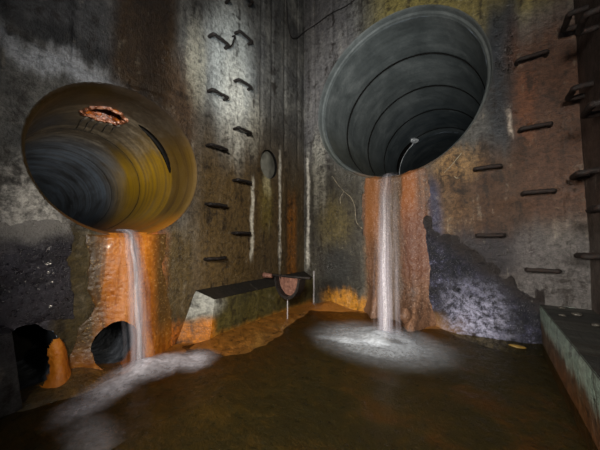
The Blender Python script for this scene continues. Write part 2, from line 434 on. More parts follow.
V, F = sheet(np.linspace(0.0, W, 180), np.linspace(BACK, 0.0, 280), lambda u, v: (u, v, water_z(u, v)))
tag(link('water_pool', V, F, m_water), 'murky brown shallow water covering the chamber floor', 'water', kind='stuff')

# ---------------------------------------------------------------- metals
def rust_mat(name, a, b, c, rough=0.6):
    t = T(name)
    n = t.noise(t.tc, 30.0, 5.0, 0.65); n2 = t.noise(t.tc, 110.0, 3.0, 0.6)
    col = t.ramp(t.add(t.mul(n, 0.7), t.mul(n2, 0.3)), [(0.3, a), (0.52, b), (0.72, c)])
    return t.done(t.pbr(col, t.ss(n, 0.3, 0.7, rough, rough + 0.2), t.bump(t.add(n, n2), 0.9, 0.008), metal=0.25))
m_iron = rust_mat('black_rusted_iron', (8, 7, 6), (22, 17, 14), (58, 38, 26), 0.5)
m_rung = rust_mat('flaking_brown_rung', (10, 8, 7), (28, 19, 15), (66, 42, 32), 0.6)
m_pink = rust_mat('pinkish_scale', (70, 44, 36), (120, 82, 68), (160, 122, 104), 0.45)

# ---------------------------------------------------------------- pipes
def pipe_mat(name, ramp, u, zones, rough, rk=0.22):
    t = T(name)
    a, dpt = (t.y, t.x) if u == 'y' else (t.x, t.y)
    P = t.vec(a, t.z, t.mul(dpt, 1.0))
    ring = t.noise(t.vec(t.mul(dpt, 14.0), t.mul(a, 0.6), t.mul(t.z, 0.6)), 1.0, 4.0, 0.6)
    blot = t.noise(P, 2.2, 5.0, 0.6, 0.4); fine = t.noise(P, 30.0, 5.0, 0.65)
    col = t.ramp(t.add(t.mul(ring, rk), t.add(t.mul(blot, 0.77 - rk), t.mul(fine, 0.23))), ramp)
    for (fn, cc, k) in zones:
        col = t.mix(t.mul(fn(t, a, dpt, blot), t.mul(t.ss(ring, 0.3, 0.7, 0.45, 1.15), k)), col, lin(cc))
    nb = t.bump(t.add(t.mul(ring, 0.5), t.mul(fine, 0.5)), 0.5, 0.008)
    return t.done(t.pbr(col, t.ss(blot, 0.3, 0.7, rough, rough + 0.3), nb))
m_lpipe = pipe_mat('ochre_stained_pipe', [(0.34, (30, 26, 22)), (0.5, (74, 65, 52)), (0.66, (132, 120, 100))], 'y', [
    (lambda t, a, d, b: t.mul(t.ss(d, -1.3, -2.2), t.ss(b, 0.30, 0.62, 0.35, 1.0)), (104, 116, 130), 1.0),
    (lambda t, a, d, b: t.mul(t.mul(t.ss(t.add(a, t.mul(b, 0.3)), -2.42, -2.12), t.ss(d, -2.6, -1.4)), t.ss(t.add(t.z, t.mul(b, 0.4)), 2.40, 2.0)), (150, 116, 20), 0.95),
    (lambda t, a, d, b: t.mul(t.ss(d, -0.45, -0.40), t.ss(a, -2.3, -2.05)), (66, 50, 30), 0.85),
    (lambda t, a, d, b: t.mul(t.ss(d, -0.45, -0.40), t.ss(t.z, 1.9, 2.2)), (46, 37, 28), 0.8),
    (lambda t, a, d, b: t.ss(t.z, 1.3, 1.08), (150, 84, 22), 0.8)], 0.3, 0.28)
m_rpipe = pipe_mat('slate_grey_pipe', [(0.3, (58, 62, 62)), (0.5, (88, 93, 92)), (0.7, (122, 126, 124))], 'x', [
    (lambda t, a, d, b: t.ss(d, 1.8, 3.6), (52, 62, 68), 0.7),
    (lambda t, a, d, b: t.mul(t.ss(t.z, 3.0, 2.4), t.ss(a, 1.0, 0.5)), (74, 74, 58), 0.6),
    (lambda t, a, d, b: t.ss(t.z, 2.05, 1.88), (120, 84, 40), 0.8)], 0.32)
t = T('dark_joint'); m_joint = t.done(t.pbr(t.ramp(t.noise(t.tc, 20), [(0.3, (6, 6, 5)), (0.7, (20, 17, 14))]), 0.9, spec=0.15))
t = T('rust_hole_rim'); n = t.noise(t.tc, 24, 5)
m_holerim = t.done(t.pbr(t.ramp(n, [(0.32, (60, 28, 14)), (0.5, (112, 66, 44)), (0.68, (176, 134, 110))]), 0.35, t.bump(n, 1.0, 0.03), coat=0.4))
t = T('rust_hole_inside'); n = t.noise(t.tc, 16, 5)
m_holein = t.done(t.pbr(t.ramp(n, [(0.34, (30, 10, 4)), (0.5, (96, 42, 8)), (0.68, (190, 100, 24))]), 0.35, t.bump(n, 1.0, 0.03)))

def pipe_pt(axis, c, zc, r, s, a):
    return (-s, c + r * np.cos(a), zc + r * np.sin(a)) if axis == 'x' else (c + r * np.cos(a), s, zc + r * np.sin(a))
def ring_part(name, axis, c, zc, prof, mat, parent, holes=(), seg=128, rough=0.0, step=0.04):
    """prof: list of (depth, radius)"""
    d = np.array([p[0] for p in prof]); r = np.array([p[1] for p in prof])
    L = np.concatenate([[0], np.cumsum(np.hypot(np.diff(d), np.diff(r)))])
    n = max(3, int(L[-1] / step) + 1) if holes or rough else max(len(prof), int(L[-1] / 0.25) + 2)
    Q = np.unique(np.concatenate([np.linspace(0, L[-1], n), L]))
    fa = lambda a, q: pipe_pt(axis, c, zc, np.interp(q, L, r) + rough * fbm(a * 6, q * 5, 71, 4), np.interp(q, L, d), a)
    V, F = sheet(np.linspace(0, 2 * math.pi, seg + 1) - math.pi / 2, Q, fa, holes)
    return link(name, V, F, mat, parent)

lp = tag(empty('inlet_pipe'), 'smaller ochre stained concrete pipe mouth with rusted hole inside, in left wall', 'pipe', 'inlet pipes')
lp.location = (0, 0, 0)
R1 = 0.585
ring_part('collar', 'x', LP_Y, LP_Z, [(-0.006, LP_R + 0.005), (0.008, LP_R - 0.004), (0.02, LP_R - 0.010), (0.06, R1 + 0.008), (0.15, R1)], m_lpipe, lp)
HOLE = (math.radians(92), 0.42, 0.29, 0.165)      # on the section from 0.15: angle, offset along, half sizes
SLOT = (math.radians(38), 0.305, 0.50, 0.055)     # the open joint
ring_part('pipe_section', 'x', LP_Y, LP_Z, [(0.15, R1), (1.22, R1 - 0.012)], m_lpipe, lp, seg=400, rough=0.002, step=0.014,
          holes=[HOLE + (0.12,), SLOT + (0.0,)])
def slot_fn(a, q):
    e = np.clip(1 - ((a - SLOT[0]) / (SLOT[2] * 1.12)) ** 2, 0, 1)
    return pipe_pt('x', LP_Y, LP_Z, R1 - 0.004 + 0.06 * np.sqrt(e * np.sin(np.clip(q, 0, 1) * math.pi)), 0.15 + SLOT[1] + (q - 0.5) * 0.14, a)
V, F = sheet(np.linspace(SLOT[0] - SLOT[2] * 1.12, SLOT[0] + SLOT[2] * 1.12, 40), np.linspace(0.02, 0.98, 12), slot_fn)
V = [(x, LP_Y + (y - LP_Y) * 1.008, LP_Z + (z - LP_Z) * 1.008) for x, y, z in V]
link('joint_groove', V, F, m_joint, lp)
ring_part('joint_groove', 'x', LP_Y, LP_Z, [(1.217, R1 - 0.012), (1.22, R1 - 0.004), (1.228, R1 - 0.004), (1.232, R1 - 0.013)], m_joint, lp)
ring_part('pipe_section', 'x', LP_Y, LP_Z, [(1.23, R1 - 0.012), (2.2, R1 - 0.012)], m_lpipe, lp, rough=0.002)
ring_part('joint_groove', 'x', LP_Y, LP_Z, [(2.197, R1 - 0.012), (2.2, R1 - 0.004), (2.21, R1 - 0.004), (2.213, R1 - 0.013)], m_joint, lp)
ring_part('pipe_section', 'x', LP_Y, LP_Z, [(2.21, R1 - 0.012), (3.6, R1 - 0.012)], m_lpipe, lp, rough=0.002)
ring_part('pipe_section', 'x', LP_Y, LP_Z, [(3.595, R1 - 0.012), (7.0, R1 - 0.012)], m_lpipe, lp, rough=0.002)
ring_part('end_cap', 'x', LP_Y, LP_Z, [(7.0, R1), (7.0, 0.005)], m_joint, lp)  # unseen dark cap, added to keep outside light from the far end
ring_part('light_shield', 'x', LP_Y, LP_Z, [(0.012, R1 + 0.2), (7.05, R1 + 0.2), (7.06, 0.005)], m_joint, lp)  # unseen shell added round the pipe to block stray world light
# ragged rusted hole in the crown: an inner hollow and a scaly rim
hc = (HOLE[0], 0.15 + HOLE[1])
def crown(a, s, r): return pipe_pt('x', LP_Y, LP_Z, r, s, a)
def hollow(th, q):
    rr = 1.06 * (1 - q * 0.55)
    return crown(hc[0] + HOLE[2] * rr * np.cos(th), hc[1] + HOLE[3] * rr * np.sin(th), R1 - 0.012 + 0.16 * np.sin(q * 1.57) + 0.01 * fbm(th * 3, q * 6, 77))
V, F = sheet(np.linspace(0, 2 * math.pi, 49), np.linspace(0, 1.0, 9), hollow)
V2, F2 = sheet(np.linspace(0, 2 * math.pi, 49), np.linspace(0, 1, 4),
               lambda th, q: crown(hc[0] + HOLE[2] * 0.477 * (1 - q * 0.99) * np.cos(th), hc[1] + HOLE[3] * 0.477 * (1 - q * 0.99) * np.sin(th), R1 + 0.148))
hol = link('rusted_hole', V + V2, F + [[i + len(V) for i in f] for f in F2], m_holein, lp)
tag(hol, 'ragged orange rusted hole in the pipe crown')
def rimfn(th, ph):
    rag = 1 + 0.10 * (vnoise(th * 5, th * 0, 81) - 0.5) * 2 + 0.05 * (vnoise(th * 14, ph, 82) - 0.5)
    wd = 0.012 + 0.014 * vnoise(th * 6, th * 0, 83)
    k = rag + wd / 0.2 * np.cos(ph)
    return crown(hc[0] + HOLE[2] * k * np.cos(th), hc[1] + HOLE[3] * k * np.sin(th), R1 - 0.006 - (0.012 + 0.014 * vnoise(th * 7, ph, 84)) * np.sin(ph))
V, F = sheet(np.linspace(0, 2 * math.pi, 97), np.linspace(-0.5, math.pi + 0.5, 8), rimfn)
link('scaly_rim', V, F, m_holerim, hol)
t = T('drip_stain'); m_drip = t.done(t.pbr(t.ramp(t.noise(t.tc, 30), [(0.3, (36, 33, 30)), (0.7, (84, 78, 70))]), 0.4))
for k, (a, s0, ln) in enumerate([(1.42, 0.72, 0.35), (1.55, 0.75, 0.45), (1.66, 0.75, 0.40), (1.77, 0.74, 0.42), (1.32, 0.68, 0.30)]):
    pts = [crown(a + 0.02 * math.sin(q * 5), s0 + ln * q, R1 - 0.016) for q in np.linspace(0, 1, 7)]
    V, F = tube(pts, [0.012 * (1 - 0.8 * q) for q in np.linspace(0, 1, 7)], 6)
    link('drip_mark', V, F, m_drip, hol)

rp = tag(empty('inlet_pipe'), 'larger slate grey concrete pipe mouth high in the back wall', 'pipe', 'inlet pipes')
R2 = 1.065
ring_part('collar', 'y', RP_X, RP_Z, [(-0.008, RP_R + 0.006), (0.010, RP_R - 0.004), (0.075, RP_R - 0.014), (0.085, R2 + 0.012), (0.125, R2)], m_rpipe, rp)
seams = [0.125, 0.95, 2.0, 3.1, 4.30]
for a, b in zip(seams[:-1], seams[1:]):
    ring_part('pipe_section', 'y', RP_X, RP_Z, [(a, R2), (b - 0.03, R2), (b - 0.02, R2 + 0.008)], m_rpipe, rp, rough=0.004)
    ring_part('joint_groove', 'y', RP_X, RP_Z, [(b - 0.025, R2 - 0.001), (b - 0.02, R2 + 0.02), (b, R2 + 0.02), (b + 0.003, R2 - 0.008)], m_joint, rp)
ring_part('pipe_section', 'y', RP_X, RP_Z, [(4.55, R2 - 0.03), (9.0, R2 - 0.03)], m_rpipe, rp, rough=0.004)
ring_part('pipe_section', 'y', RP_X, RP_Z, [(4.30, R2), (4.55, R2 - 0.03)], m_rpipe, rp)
ring_part('end_cap', 'y', RP_X, RP_Z, [(9.0, R2), (9.0, 0.005)], m_joint, rp)  # added out of sight to shut outside light out of this pipe
# the gaping joint deep inside with a white lump that paints the wet highlight at its head
def gap(th, q):
    wd = 0.16 * np.sin(np.clip((th - 2.15) / (3.35 - 2.15), 0, 1) * math.pi) ** 0.6 + 0.01
    return pipe_pt('y', RP_X, RP_Z, R2 - 0.012 - 0.012 * np.sin(q * math.pi), 4.30 + (q - 0.5) * wd * 2.2, th)
V, F = sheet(np.linspace(2.15, 3.35, 30), np.linspace(0, 1, 6), gap)
link('joint_gap', V, F, m_joint, rp)
t = T('wet_glint'); n = t.noise(t.tc, 12, 5)
m_glint = t.done(t.pbr(t.ramp(n, [(0.3, (120, 124, 126)), (0.7, (225, 228, 228))]), 0.12, t.bump(n, 1, 0.05), coat=0.6))
c0 = Vector(crown(0, 0, 0)); p0 = Vector(pipe_pt('y', RP_X, RP_Z, R2 - 0.02, 4.30, 2.17))
V, F = sheet(np.linspace(0, 2 * math.pi, 21), np.linspace(-1.5, 1.5, 9),
             lambda a, b: (p0.x + (0.10 + 0.03 * np.cos(3 * a)) * np.cos(b) * np.cos(a), p0.y + 0.20 * np.cos(b) * np.sin(a), p0.z + 0.07 * np.sin(b)))
tag(link('glint_lump', V, F, m_glint, rp), 'white lump standing in for a wet highlight at a joint')
V, F = tube(smooth_path([pipe_pt('y', RP_X, RP_Z, R2 - 0.02, 4.42, th) for th in (2.2, 2.45, 2.7, 3.0, 3.3)], 4), 0.012, 6)
link('water_trickle', V, F, m_glint, rp)

t = T('dull_lime'); n = t.noise(t.tc, 25, 5)
m_seam = t.done(t.pbr(t.ramp(n, [(0.35, (62, 56, 46)), (0.65, (150, 140, 118))]), 0.5))
# raised lime seams that bled from cracks in the back wall
for pts in ([(0.52, 1.96), (0.62, 1.82), (0.72, 1.70), (0.83, 1.60), (0.89, 1.45), (0.91, 1.25), (1.0, 1.14)], [(0.72, 1.70), (0.66, 1.60), (0.67, 1.50)],
            [(2.02, 1.78), (2.10, 1.86), (2.20, 1.98)], [(2.12, 1.72), (2.14, 1.70), (2.17, 1.695)]):
    V, F = tube(smooth_path([(u, float(back_y(np.array(u), np.array(v))) - 0.001, v) for u, v in pts], 6), 0.0055, 6, True, 0.45, 9)
    link('lime_seam', V, F, m_seam, wall_b)

# ---------------------------------------------------------------- culverts and the blind plug
def culvert(H, hf, label, depth=0.7):
    uc, vc, ru, rv, rag = H
    root = tag(empty('culvert'), label, 'culvert', 'small culverts at the foot of the left wall')
    def fn(a, s):
        rad = 1 + rag * (vnoise(a * 3 + 20, a * 0 + 3, 5) - 0.5) * 2
        u = uc + ru * rad * np.cos(a) * 1.01; v = vc + rv * rad * np.sin(a) * 1.01
        x0 = hf(u, v)
        return x0 + (-depth - x0) * s, u, v
    V, F = sheet(np.linspace(0, 2 * math.pi, 65) - math.pi, np.linspace(0, 1, 10), fn)
    link('bore', V, F, m_culv, root)
    V, F = sheet(np.linspace(0, 2 * math.pi, 65), np.linspace(0.01, 1.08, 6), lambda a, s: (-depth - 0 * a, uc + ru * s * np.cos(a), vc + rv * s * np.sin(a)))
    link('end_cap', V, F, m_joint, root)
    return root
t = T('culvert_bore'); n = t.noise(t.tc, 14, 5)
m_culv = t.done(t.pbr(t.mix(t.ss(t.x, -0.05, 0.03), t.ramp(n, [(0.3, (48, 52, 58)), (0.7, (104, 110, 120))]), lin((150, 84, 26))), 0.35, t.bump(n, 0.8, 0.03)))

# orange flowstone under the left inlet
def tongue_h(u, v):
    c = -2.50 + 0.02 * np.sin(v * 3)
    half = 0.29 + 0.09 * sm(0.6, 0.0, v) + 0.08 * fbm(v * 4, u * 3, 91)
    e = 1 - np.abs(u - c) / half
    body = sm(0.0, 0.9, e)
    h = (0.030 + 0.045 * sm(1.0, 0.3, v) + 0.10 * sm(0.32, 0.0, v)) * body + 0.006 * sm(0.0, 0.1, e)
    h = h + body * (0.012 * fbm(u * 9, v * 1.6, 93, 4) + 0.005 * fbm(u * 22, v * 9, 95, 3))
    h = h - 0.03 * sm(0.06, -0.06, e) - 0.06 * sm(1.00, 1.07, v - 0.35 * (u - LP_Y) ** 2)
    return h
m_flowL = flow_mat('orange_flowstone', 'y', [(0.28, (84, 44, 10)), (0.42, (146, 80, 16)), (0.56, (190, 114, 26)), (0.75, (226, 164, 72))], 0.3, 1.0, 0.008,
    veins=[(-3.0, -2.70, 0.1, 1.2, 0.06, 0.2, (50, 40, 17), 0.95), (-2.78, -2.70, 0.6, 1.0, 0.03, 0.15, (56, 42, 28), 0.6), (-2.33, -2.0, 0.12, 1.2, 0.07, 0.2, (62, 48, 20), 0.92), (-2.60, -2.50, 0.3, 1.1, 0.03, 0.1, (176, 112, 60), 0.5)],
    speck=(60, (236, 196, 130), 0.3), coat=0.1)
V, F = sheet(np.linspace(-2.95, -2.05, 120), np.linspace(-0.12, 1.09, 150), lambda u, v: (tongue_h(u, v), u, v), [H1],
             keep=lambda u, v: tongue_h(u, v) > -0.022)
tag(link('flowstone', V, F, m_flowL), 'glowing orange rust flowstone under the smaller pipe', 'flowstone', 'mineral deposits on the walls')
culvert(H1, lambda u, v: tongue_h(u, v), 'dark oval culvert hole in the orange flowstone below the smaller pipe')
culvert(H2, lambda u, v: 0 * u, 'dark ragged culvert hole at the near end of the left wall')

# orange pillar in front of the near culvert
def pillar(u, v):
    wd = 0.052 + 0.06 * sm(0.14, -0.02, v)
    k = np.clip((v - 0.20) / 0.135, 0, 1)
    e = np.clip(1 - ((u + 2.935 - 0.01 * np.sin(v * 14)) / wd) ** 2 - k ** 2.2, 0, 1)
    return np.sqrt(e) * (0.085 + 0.06 * sm(0.2, 0.0, v)) + 0.006 * fbm(u * 20, v * 5, 97) - 0.006
m_pil = flow_mat('orange_pillar', 'y', [(0.3, (150, 82, 16)), (0.5, (200, 116, 26)), (0.72, (236, 166, 70))], 0.4, 1.0, 0.012, coat=0.0)
V, F = sheet(np.linspace(-3.05, -2.82, 40), np.linspace(-0.05, 0.345, 40), lambda u, v: (pillar(u, v), u, v), keep=lambda u, v: pillar(u, v) > 0.004)
tag(link('rust_pillar', V, F, m_pil), 'stubby bright orange mineral pillar beside the near culvert', 'flowstone', 'mineral deposits on the walls')

# blind plug
t = T('plug_concrete'); n = t.noise(t.tc, 9, 6)
m_plug = t.done(t.pbr(t.ramp(n, [(0.3, (62, 62, 56)), (0.7, (116, 116, 106))]), 0.5, t.bump(n, 0.7, 0.02)))
pl = tag(empty('blind_opening'), 'small round plugged opening near the corner of the left wall', 'opening')
uc, vc, ru, rv, _ = PLUG
V, F = sheet(np.linspace(0, 2 * math.pi, 49), np.linspace(0, 1, 4), lambda a, s: (-0.055 * s, uc + ru * 1.01 * np.cos(a), vc + rv * 1.01 * np.sin(a)))
link('recess', V, F, m_joint, pl)
V, F = sheet(np.linspace(0, 2 * math.pi, 49), np.linspace(0.01, 1.02, 9), lambda a, s: (-0.050 + 0.035 * np.cos(s * 1.5) + 0 * a, uc + ru * s * np.cos(a), vc + rv * s * np.sin(a)))
link('mortar_disc', V, F, m_plug, pl)

# ---------------------------------------------------------------- ledges
m_ledge = stained('ledge_concrete', 'y', [(0.25, (40, 37, 19)), (0.45, (64, 58, 28)), (0.6, (82, 74, 38)), (0.75, (104, 96, 58))], [
    ('dot', -1.93, 0.36, 0.22, 0.14, 0.5, (142, 144, 138), 0.9, 0.0, 0.1),
    ('box', -2.4, -1.80, -0.2, 0.20, 0.05, 0.06, (176, 106, 24), 0.95, 0.0, 0.1),
    ('box', -1.8, 0.2, -0.2, 0.05, 0.05, 0.05, (160, 108, 36), 0.9, 0.0, 0.2)], bump_d=0.006, warp=0.025)
m_ledgetop = stained('ledge_top_dirt', 'y', [(0.3, (11, 8, 4)), (0.5, (19, 14, 6)), (0.7, (32, 24, 10))], [], rough=(0.8, 0.95), bump_d=0.01, grain=0.5)
def ledge(name, label, poly_top, poly_bot, ztop, zbot, mf, mt, group='concrete ledges', rise=0.0):
    """quad footprint; the sides lean from poly_bot to poly_top; faces are gridded and roughened"""
    root = tag(empty(name), label, 'ledge', group)
    n = len(poly_top); parts = []
    for i in range(n):
        a, b = np.array(poly_bot[i]), np.array(poly_bot[(i + 1) % n]); c, d = np.array(poly_top[i]), np.array(poly_top[(i + 1) % n])
        L = max(4, int(np.linalg.norm(b - a) / 0.03))
        nx = np.array([(b - a)[1], -(b - a)[0]]); nx = nx / (np.linalg.norm(nx) + 1e-9)
        def fn(u, v, a=a, b=b, c=c, d=d, nx=nx, i=i):
            p = [(a[k] * (1 - u) + b[k] * u) * (1 - v) + (c[k] * (1 - u) + d[k] * u) * v for k in (0, 1)]
            k = 0.006 * fbm(u * 9 + i * 7, v * 3, 101, 4) * np.sin(np.pi * np.clip(u, 0, 1)) - 0.008 * sm(0.93, 1.0, v)
            return p[0] + nx[0] * k, p[1] + nx[1] * k, zbot + (ztop + rise * (1 - p[0] / 0.17) - zbot) * v
        parts.append(sheet(np.linspace(0, 1, L + 1), np.linspace(0, 1, 14), fn))
    V, F = join(parts); link('body', V, F, mf, root)
    P4 = [np.array(p) for p in poly_top]
    def ft(u, v):
        q = [(P4[0][k] * (1 - u) + P4[1][k] * u) * (1 - v) + (P4[3][k] * (1 - u) + P4[2][k] * u) * v for k in (0, 1)]
        return q[0], q[1], ztop + rise * (1 - q[0] / 0.17) - 0.002 + 0.006 * fbm(u * 14, v * 3, 103, 4) * (np.sin(np.pi * u) * np.sin(np.pi * v)) ** 0.3
    V, F = sheet(np.linspace(0, 1, 60), np.linspace(0, 1, 12), ft); link('top', V, F, mt, root)
    return root
# order: counter-clockwise seen from above so that the side normals point out
ledge('bench_ledge', 'olive concrete ledge along the left wall in the far corner, pale end face', [(-0.02, -1.93), (0.17, -1.80), (0.17, 0.01), (-0.02, 0.01)],
      [(-0.02, -2.17), (0.19, -1.88), (0.17, 0.01), (-0.02, 0.01)], 0.395, -0.1, m_ledge, m_ledgetop, rise=0.09)
m_block = stained('dark_block', 'y', [(0.3, (44, 42, 42)), (0.5, (70, 68, 68)), (0.7, (98, 96, 94))], [
    ('box', -5.3, -2.9, 0.28, 0.6, 0.2, 0.06, (34, 30, 38), 0.7, 0.0, 0.2)], bump_d=0.008)
ledge('bench_ledge', 'dark grey concrete ledge stub at the near left edge', [(-0.02, BACK), (0.17, BACK), (0.17, -3.165), (-0.02, -3.165)],
      [(-0.02, BACK), (0.17, BACK), (0.17, -3.085), (-0.02, -3.085)], 0.46, -0.15, m_block, m_block)
m_rledge = stained('right_ledge_concrete', 'y', [(0.3, (48, 38, 30)), (0.5, (76, 60, 44)), (0.7, (104, 86, 66))], [
    ('box', -5, 0.2, 0.20, 0.6, 0.3, 0.05, (136, 148, 138), 0.9, 0.0, 0.2),
    ('box', -5, 0.2, 0.24, 0.6, 0.3, 0.05, (98, 122, 112), 0.5, 0.5, 0.1),
    ('box', -5, -0.5, -0.2, 0.12, 0.3, 0.08, (96, 58, 26), 0.7, 0.0, 0.1)], bump_d=0.006, warp=0.05)
m_rtop = stained('right_ledge_dirt', 'y', [(0.3, (22, 22, 21)), (0.5, (40, 40, 37)), (0.7, (66, 65, 58))], [], bump_d=0.02)
ledge('bench_ledge', 'concrete ledge with greenish washed face along the dark right wall', [(2.79, BACK), (W + 0.02, BACK), (W + 0.02, 0.01), (2.79, 0.01)],
      [(2.80, BACK), (W + 0.02, BACK), (W + 0.02, 0.01), (2.80, 0.01)], 0.37, -0.15, m_rledge, m_rtop)

# ---------------------------------------------------------------- deposits on the back wall
def rt_h(u, v):
    c = 1.43; half = 0.42 + 0.14 * sm(0.45, 0.0, v) * sm(1.3, 1.6, u) + 0.09 * fbm(v * 4.5, u * 2.0, 111)
    e = 1 - np.abs(u - c) / half
    body = sm(0.0, 0.5, e)
    ridge = 0.55 + 0.6 * np.exp(-((u - 1.17) / 0.10) ** 2) + 0.9 * np.exp(-((u - 1.68) / 0.14) ** 2)
    h = (0.022 + 0.03 * sm(1.7, 0.6, v) + 0.13 * sm(0.42, 0.0, v) + 0.10 * sm(0.22, 0.0, v) * sm(1.45, 1.7, u)) * body * ridge + 0.005 * sm(0, 0.1, e)
    h = h + body * (0.010 * fbm(u * 10, v * 2, 113, 4) + 0.010 * sm(1.45, 1.6, u) * fbm(u * 26, v * 20, 115, 3))
    return h - 0.03 * sm(0.06, -0.06, e) - 0.06 * sm(1.79, 1.86, v - 0.45 * (u - 1.4) ** 2)
m_flowR = flow_mat('rust_flowstone_back', 'x', [(0.30, (38, 25, 17)), (0.45, (74, 50, 34)), (0.6, (108, 76, 54)), (0.75, (156, 118, 90))], 0.48, 1.2, 0.010,
    veins=[(1.27, 1.52, -0.2, 1.62, 0.05, 0.12, (78, 66, 58), 0.85), (1.05, 1.25, 1.0, 1.95, 0.04, 0.35, (120, 70, 20), 0.85),
           (1.52, 1.72, 1.2, 1.9, 0.04, 0.2, (126, 70, 18), 0.85), (1.55, 1.85, 0.5, 1.4, 0.05, 0.2, (88, 50, 34), 0.7), (1.40, 1.54, 1.5, 1.9, 0.03, 0.1, (60, 44, 22), 0.6)],
    speck=(70, (220, 190, 164), 0.3), coat=0.0)
V, F = sheet(np.linspace(0.9, 2.05, 130), np.linspace(-0.12, 1.92, 200), lambda u, v: (u, -rt_h(u, v), v), keep=lambda u, v: rt_h(u, v) > -0.022)
tag(link('flowstone', V, F, m_flowR), 'rust brown flowstone with two orange ridges under the larger pipe', 'flowstone', 'mineral deposits on the walls')

def cr_h(u, v):
    top = 1.26 - 0.80 * np.clip((u - 1.80) / 0.95, 0, 1) + 0.20 * fbm(u * 7, v * 4, 121, 5)
    e = np.minimum((top - v) / 0.75, np.minimum((u - 1.72) / 0.45, (2.84 - u) / 0.25))
    body = sm(0.0, 1.0, e)
    h = (0.02 + 0.11 * sm(0.6, 0.0, v) + 0.10 * sm(0.14, -0.05, v) * sm(2.5, 1.9, u)) * body + 0.004 * sm(0, 0.08, e)
    h = h + body * (0.018 * fbm(u * 8, v * 8, 123, 4) + 0.012 * np.abs(fbm(u * 30, v * 30, 125, 3)))
    return h - 0.03 * sm(0.03, -0.03, e)
t = T('blue_white_crust')
P = t.vec(t.x, t.z, t.y)
n1 = t.noise(P, 4.0, 5.0, 0.6, 0.5); n2 = t.noise(P, 40.0, 5.0, 0.7); n3 = t.noise(P, 120.0, 2.0, 0.6)
n0 = t.noise(P, 9.0, 9.0, 0.78, 0.4)
col = t.ramp(n0, [(0.42, (8, 9, 16)), (0.53, (20, 21, 34)), (0.60, (50, 50, 70)), (0.70, (150, 150, 170))])
od = t.mul(t.ss(t.add(t.z, t.mul(n1, 0.25)), 0.34, 0.12), t.ss(t.add(t.x, t.mul(n2, 0.2)), 2.42, 2.0))
col = t.mix(t.mul(od, 0.85), col, lin((142, 100, 44)))
ctr = t.mul(t.ss(t.math('ABSOLUTE', t.math('SUBTRACT', t.add(t.x, t.mul(n1, 0.3)), 2.42)), 0.42, 0.05), t.ss(t.add(t.z, t.mul(n1, 0.4)), 0.85, 0.45))
n4 = t.noise(P, 17.0, 9.0, 0.82)
col = t.mix(t.mul(t.mul(ctr, t.ss(n4, 0.40, 0.64)), 0.85), col, lin((178, 178, 202)))
col = t.mix(t.mul(t.ss(n3, 0.62, 0.74), 0.35), col, lin((226, 226, 234)))
edge = t.add(t.add(t.z, t.mul(t.math('SUBTRACT', t.x, 1.80), 0.842)), t.mul(t.math('SUBTRACT', n0, 0.5), 0.9))
col = t.mix(t.ss(edge, 0.98, 1.26), col, t.ramp(n2, [(0.3, (13, 11, 12)), (0.7, (40, 32, 28))]))
nb = t.bump(t.add(n2, t.mul(n0, 1.5)), 1.0, 0.022)
m_crust = t.done(t.pbr(col, t.ss(n2, 0.3, 0.7, 0.36, 0.6), nb))
V, F = sheet(np.linspace(1.7, 2.84, 150), np.linspace(-0.12, 1.40, 180), lambda u, v: (u, -cr_h(u, v), v), keep=lambda u, v: cr_h(u, v) > -0.022)
tag(link('mineral_crust', V, F, m_crust), 'rough bluish white mineral crust at the foot of the back wall', 'mineral crust', 'mineral deposits on the walls')

def lc_h(u, v):
    e = np.minimum((1.12 + 0.16 * fbm(u * 5, v * 3, 131) - v) / 0.3, (-2.88 + 0.07 * fbm(v * 4, u * 4, 133) - u) / 0.10)
    e = np.minimum(e, (v - 0.44 - 0.03 * fbm(u * 6, 0 * u, 134)) / 0.06)
    body = sm(0, 1, e)
    return body * (0.010 + 0.010 * fbm(u * 8, v * 8, 135, 4) + 0.010 * np.abs(fbm(u * 30, v * 30, 137, 3))) + 0.003 * sm(0, 0.08, e) - 0.03 * sm(0.03, -0.03, e)
t = T('violet_black_crust')
P = t.vec(t.y, t.z, t.x)
n1 = t.noise(P, 4.0, 5.0, 0.6, 0.5); n2 = t.noise(P, 40.0, 5.0, 0.7); n3 = t.noise(P, 110.0, 2.0, 0.6)
col = t.ramp(t.add(t.mul(n1, 0.55), t.mul(n2, 0.45)), [(0.36, (14, 13, 19)), (0.5, (34, 32, 42)), (0.62, (62, 60, 70)), (0.74, (120, 118, 124))])
col = t.mix(t.mul(t.ss(n3, 0.60, 0.72), 0.30), col, lin((170, 166, 170)))
col = t.mix(t.mul(t.ss(t.add(t.z, t.mul(n1, 0.3)), 1.08, 1.25), 0.6), col, lin((160, 156, 148)))
m_lcrust = t.done(t.pbr(col, t.ss(n2, 0.3, 0.7, 0.22, 0.5), t.bump(t.add(n2, t.mul(n3, 0.6)), 1.0, 0.012), coat=0.25))
V, F = sheet(np.linspace(-3.8, -2.8, 120), np.linspace(0.38, 1.3, 110), lambda u, v: (lc_h(u, v), u, v), keep=lambda u, v: lc_h(u, v) > -0.022)
tag(link('mineral_crust', V, F, m_lcrust), 'violet black speckled crust below left of the smaller pipe', 'mineral crust', 'mineral deposits on the walls')

